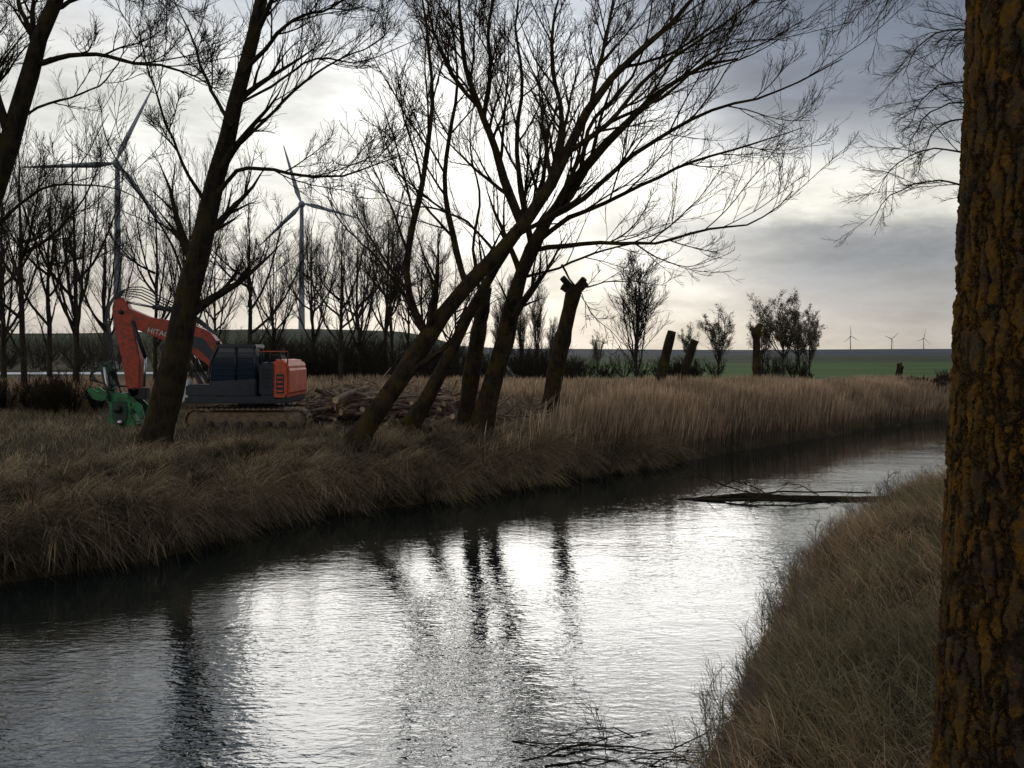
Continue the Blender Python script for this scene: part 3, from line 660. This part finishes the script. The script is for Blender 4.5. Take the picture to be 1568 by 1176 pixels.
prism('head_upper', [lp(*p) for p in [(152, 564), (171, 560), (176, 574), (168, 582), (174, 604), (164, 608), (158, 585)]], -.1, .4, M_dgrn, .03)
for q, yy in enumerate((-.2, .34)):
    prism('upper_claw_%d' % q, [lp(*p) for p in [(168, 606), (154, 608), (143, 601), (137, 605), (146, 618), (160, 622), (170, 618)]], yy, yy+.1, M_grn, .015)
    prism('knife_%d' % q, [lp(*p) for p in [(204, 614), (220, 628), (225, 648), (218, 651), (212, 638), (203, 630)]], yy, yy+.1, M_grn, .015)
    prism('lower_claw_%d' % q, [lp(*p) for p in [(172, 662), (158, 668), (152, 682), (165, 680), (178, 672)]], yy, yy+.1, M_grn, .015)
prism('saw_box', [lp(*p) for p in [(186, 662), (212, 662), (216, 680), (196, 684), (184, 678)]], -.05, .3, M_blk, .02)
rod('feed_roller', [(lp(186, 0)[0], -.36, lp(0, 634)[1]), (lp(186, 0)[0], -.2, lp(0, 634)[1])], .13, M_blk, sides=16)
rod('feed_motor', [(lp(190, 0)[0], -.34, lp(0, 654)[1]), (lp(190, 0)[0], -.2, lp(0, 654)[1])], .09, M_stl, sides=16)
rod('head_cylinder', [(lp(166, 0)[0], -.29, lp(0, 570)[1]), (lp(174, 0)[0], -.29, lp(0, 622)[1])], .05, M_stl)
for q in range(4):
    A_ = [lp(190, 600), lp(150-6*q, 590), lp(144, 560+5*q), lp(168, 570)]
    rod('head_hose_%d' % q, [(p[0], -.1+.12*q, p[1]) for p in A_], .022, M_blk, sides=6)

# ------------------------------------------------------------ log pile
M_cut = simple_mat('cut_wood', (.65, .46, .28), .85, var=.3, scale=10)
M_logb = simple_mat('log_bark', (.19, .135, .095), .9, var=.8, scale=3)
def logs(name, items):
    g = Geo()
    for (c, dr, L, r) in items:
        dr = np.array(dr)/np.linalg.norm(dr); P = np.stack([c-dr*L/2, c-dr*L/6+R.randn(3)*.03, c+dr*L/6+R.randn(3)*.03, c+dr*L/2])[None]
        V, Q = tubes(P, np.array([[r, r*.98, r*.94, r*.9]]), 8); g.add(V, Q, 0)
        base = np.array([[0, 1, 2, 3], [0, 3, 4, 7], [4, 5, 6, 7]]); g.add(V[:8]-dr*.002, base, 1); g.add(V[-8:]+dr*.002, base, 1)
    return link(bpy.data.objects.new(name, g.mesh(name, [M_logb, M_cut], smooth=False)))
def pile_h(px): return .75*math.exp(-((px-545)/70)**2)+.65*math.exp(-((px-665)/60)**2)+.35
items = []
for k in range(170):
    px = random.uniform(465, 735); d = random.uniform(30, 35); x = SX(px, d); lay = random.random()
    a = random.gauss(0, .8) if random.random() < .7 else random.random()*3.14
    items.append((np.array([x, d, H1(x, d)+.1+lay*pile_h(px)]), (math.cos(a), math.sin(a)*1.0, random.gauss(0, .2)), random.uniform(.8, 2.6), random.uniform(.035, .12)))
logs('log_pile', items)
g = Geo(); P = []
for k in range(1000):
    px = random.uniform(455, 830); d = random.uniform(30, 37); x = SX(px, d); a = random.random()*6.28; L = random.uniform(.6, 2.2)
    c = np.array([x, d, H1(x, d)+.08+random.random()*(pile_h(px)+.05)]); dr = np.array([math.cos(a), math.sin(a), random.gauss(.08, .35)])
    P.append([c+dr*L*t+R.randn(3)*.05 for t in (-.5, -.17, .17, .5)])
P = np.array(P); Rr = np.linspace(.03, .01, 4)[None]*(.4+R.rand(len(P), 1)); g.add(*tubes(P, Rr, 4))
pp, pr = children(P, Rr, 3, .3, 1, .5, .3, 4, 0, .1, .6, .007); g.add(*tubes(pp, pr, 3))
link(bpy.data.objects.new('brushwood_pile', g.mesh('brushwood_pile', [simple_mat('brushwood', (.28, .20, .13), .9, var=.85, scale=1.5)])))

# ------------------------------------------------------------ wind turbines
M_turb = simple_mat('turbine_backlit_grey', (.24, .27, .31), .5, var=.03)  # grey-white turbines; their backlit shade is put into this darker grey
def turbine(name, px, hub_py, d, blade, ang0, yaw=.25):
    x = SX(px, d); z = SZ(hub_py, d); zb = H1(x, d)-1
    e = bpy.data.objects.new(name, None); e.location = (x, d, z); link(e)
    th = z-zb
    P = np.array([[(0, 2.5, -th), (0, 2.5, -th/2), (0, 2.5, -1.2)]]); V, Q = tubes(P, np.array([[1.8, 1.4, 1.0]]), 20)
    link(bpy.data.objects.new('tower', quad_mesh('tower', V, Q, [M_turb])), e)
    P = np.array([[(0, -2.2, 0), (0, -1.8, 0), (0, -.5, 0), (0, 3, .1), (0, 6.5, .2), (0, 7, .2)]]); V, Q = tubes(P, np.array([[.2, 1.1, 1.6, 1.9, 1.6, .1]]), 14)
    link(bpy.data.objects.new('nacelle', quad_mesh('nacelle', V, Q, [M_turb])), e)
    g = Geo()
    for k in range(3):
        t = math.radians(ang0+120*k); c, s = math.cos(t), math.sin(t)
        rr = np.array([0, .06, .2, .5, .8, .98, 1.])*blade; w = np.array([.8, .9, 1.9, 1.3, .8, .4, .05]); th_ = w*.22+.1
        V = []
        for r_, ww, tt in zip(rr, w, th_):
            for (u, v) in ((-ww*.4, 0), (0, -tt), (ww*.9, 0), (0, tt)): V.append((c*r_-s*u, -1+v+u*.3, s*r_+c*u))
        V = np.array(V); i = (np.arange(6)*4)[:, None]; j = np.arange(4)[None]
        g.add(V, np.stack([i+j, i+(j+1) % 4, i+4+(j+1) % 4, i+4+j], -1).reshape(-1, 4))
    link(bpy.data.objects.new('rotor_blades', g.mesh('rotor_blades', [M_turb])), e)
    e.rotation_euler = (0, 0, yaw)
turbine('wind_turbine', 178, 250, 360, 36, 66)
turbine('wind_turbine.001', 462, 312, 456, 32, 107)
turbine('wind_turbine.002', 1303, 515, 2900, 38, 95)
turbine('wind_turbine.003', 1366, 519, 3200, 38, 40)
turbine('wind_turbine.004', 1415, 518, 3300, 38, 80)

# ------------------------------------------------------------ world and sun
w = bpy.data.worlds.new('World'); scene.world = w; w.use_nodes = True
n = NT(w.node_tree); n.n.clear()
tc = n.node('ShaderNodeTexCoord').outputs['Generated']
sp = n.node('ShaderNodeSeparateXYZ'); n.link(tc, sp.inputs[0]); x_, y_, z_ = sp.outputs
hlen = n.math('MAXIMUM', n.math('SQRT', n.math('ADD', n.math('MULTIPLY', x_, x_), n.math('MULTIPLY', y_, y_))), .02)
t = n.math('DIVIDE', z_, hlen); az = n.math('ARCTAN2', x_, y_)
cn = n.noise(n.mapping(tc, (1, 1, 4.5)), 2.6, 5, .55); cn2 = n.noise(n.mapping(tc, (1, 1, 3.2)), 6.5, 6, .6)
tw = n.math('ADD', t, n.math('ADD', n.math('MULTIPLY', n.math('SUBTRACT', cn, .5), .06), n.math('MULTIPLY', n.math('SUBTRACT', cn2, .5), .05)))
tw = n.math('ADD', tw, n.math('MULTIPLY', n.math('SUBTRACT', az, .38), .08))
RR = n.ramp(tw, [(0, (.66, .61, .55)), (.05, (.52, .50, .48)), (.10, (.34, .36, .39)), (.13, (.42, .43, .45)), (.158, (1.0, .98, .88)), (.205, (1.0, .98, .90)), (.235, (.56, .58, .60)), (.28, (.26, .29, .345)), (.42, (.15, .185, .25)), (1, (.40, .44, .50))])
LL = n.ramp(tw, [(0, (.82, .77, .69)), (.1, (.98, .96, .89)), (.18, (1., 1., .94)), (.26, (.98, .98, .96)), (.36, (.56, .61, .67)), (.48, (.30, .35, .42)), (.7, (.28, .33, .40)), (1, (.42, .46, .52))])
mf = n.mapr(n.math('ADD', az, n.math('ADD', n.math('MULTIPLY', t, .35), n.math('MULTIPLY', n.math('SUBTRACT', cn, .5), .3))), .14, .42)
sky = n.mix(mf, LL, RR)
k = n.mapr(cn2, .32, .68, .78, 1.16)
# brighter where the hidden sun sits behind the cloud deck
sd_ = Vector((.03, math.cos(math.radians(14)), math.sin(math.radians(14)))).normalized()
dt = n.node('ShaderNodeVectorMath', operation='DOT_PRODUCT'); n.link(tc, dt.inputs[0]); dt.inputs[1].default_value = sd_
glow = n.math('POWER', n.math('MAXIMUM', dt.outputs['Value'], 0.), 22)
k = n.math('MULTIPLY', k, n.math('ADD', .9, n.math('MULTIPLY', glow, .35)))
vm = n.node('ShaderNodeVectorMath', operation='SCALE'); n.link(sky, vm.inputs[0]); n.link(k, vm.inputs['Scale'])
bgc = n.node('ShaderNodeBackground'); n.link(vm.outputs[0], bgc.inputs[0]); bgc.inputs[1].default_value = 1.0
st = n.node('ShaderNodeTexSky', sky_type='NISHITA'); st.sun_disc = False; st.sun_elevation = math.radians(18); st.sun_rotation = math.radians(0); st.air_density = 1; st.dust_density = 1
bgn = n.node('ShaderNodeBackground'); n.link(st.outputs[0], bgn.inputs[0]); bgn.inputs[1].default_value = .05
mx = n.node('ShaderNodeMixShader'); mx.inputs[0].default_value = .93
n.link(bgn.outputs[0], mx.inputs[1]); n.link(bgc.outputs[0], mx.inputs[2])
n.link(mx.outputs[0], n.node('ShaderNodeOutputWorld').inputs[0])
sl = bpy.data.lights.new('sun', 'SUN'); sl.energy = .6; sl.angle = math.radians(34); sl.color = (1, .97, .92)
so = link(bpy.data.objects.new('sun', sl))
so.rotation_euler = Vector((0, -math.cos(math.radians(18)), -math.sin(math.radians(18)))).to_track_quat('-Z', 'Y').to_euler()

# ------------------------------------------------------------ camera
cd = bpy.data.cameras.new('camera'); cd.sensor_width = 36; cd.lens = 36*F/1568; cd.shift_y = -48/1568; cd.clip_end = 12000; cd.clip_start = .05
co = link(bpy.data.objects.new('camera', cd)); co.location = (0, 0, H); co.rotation_euler = (math.radians(90), 0, 0)
scene.camera = co
scene.view_settings.view_transform = 'Standard'; scene.view_settings.look = 'None'; scene.view_settings.exposure = 0
print('done', len(bpy.data.objects))
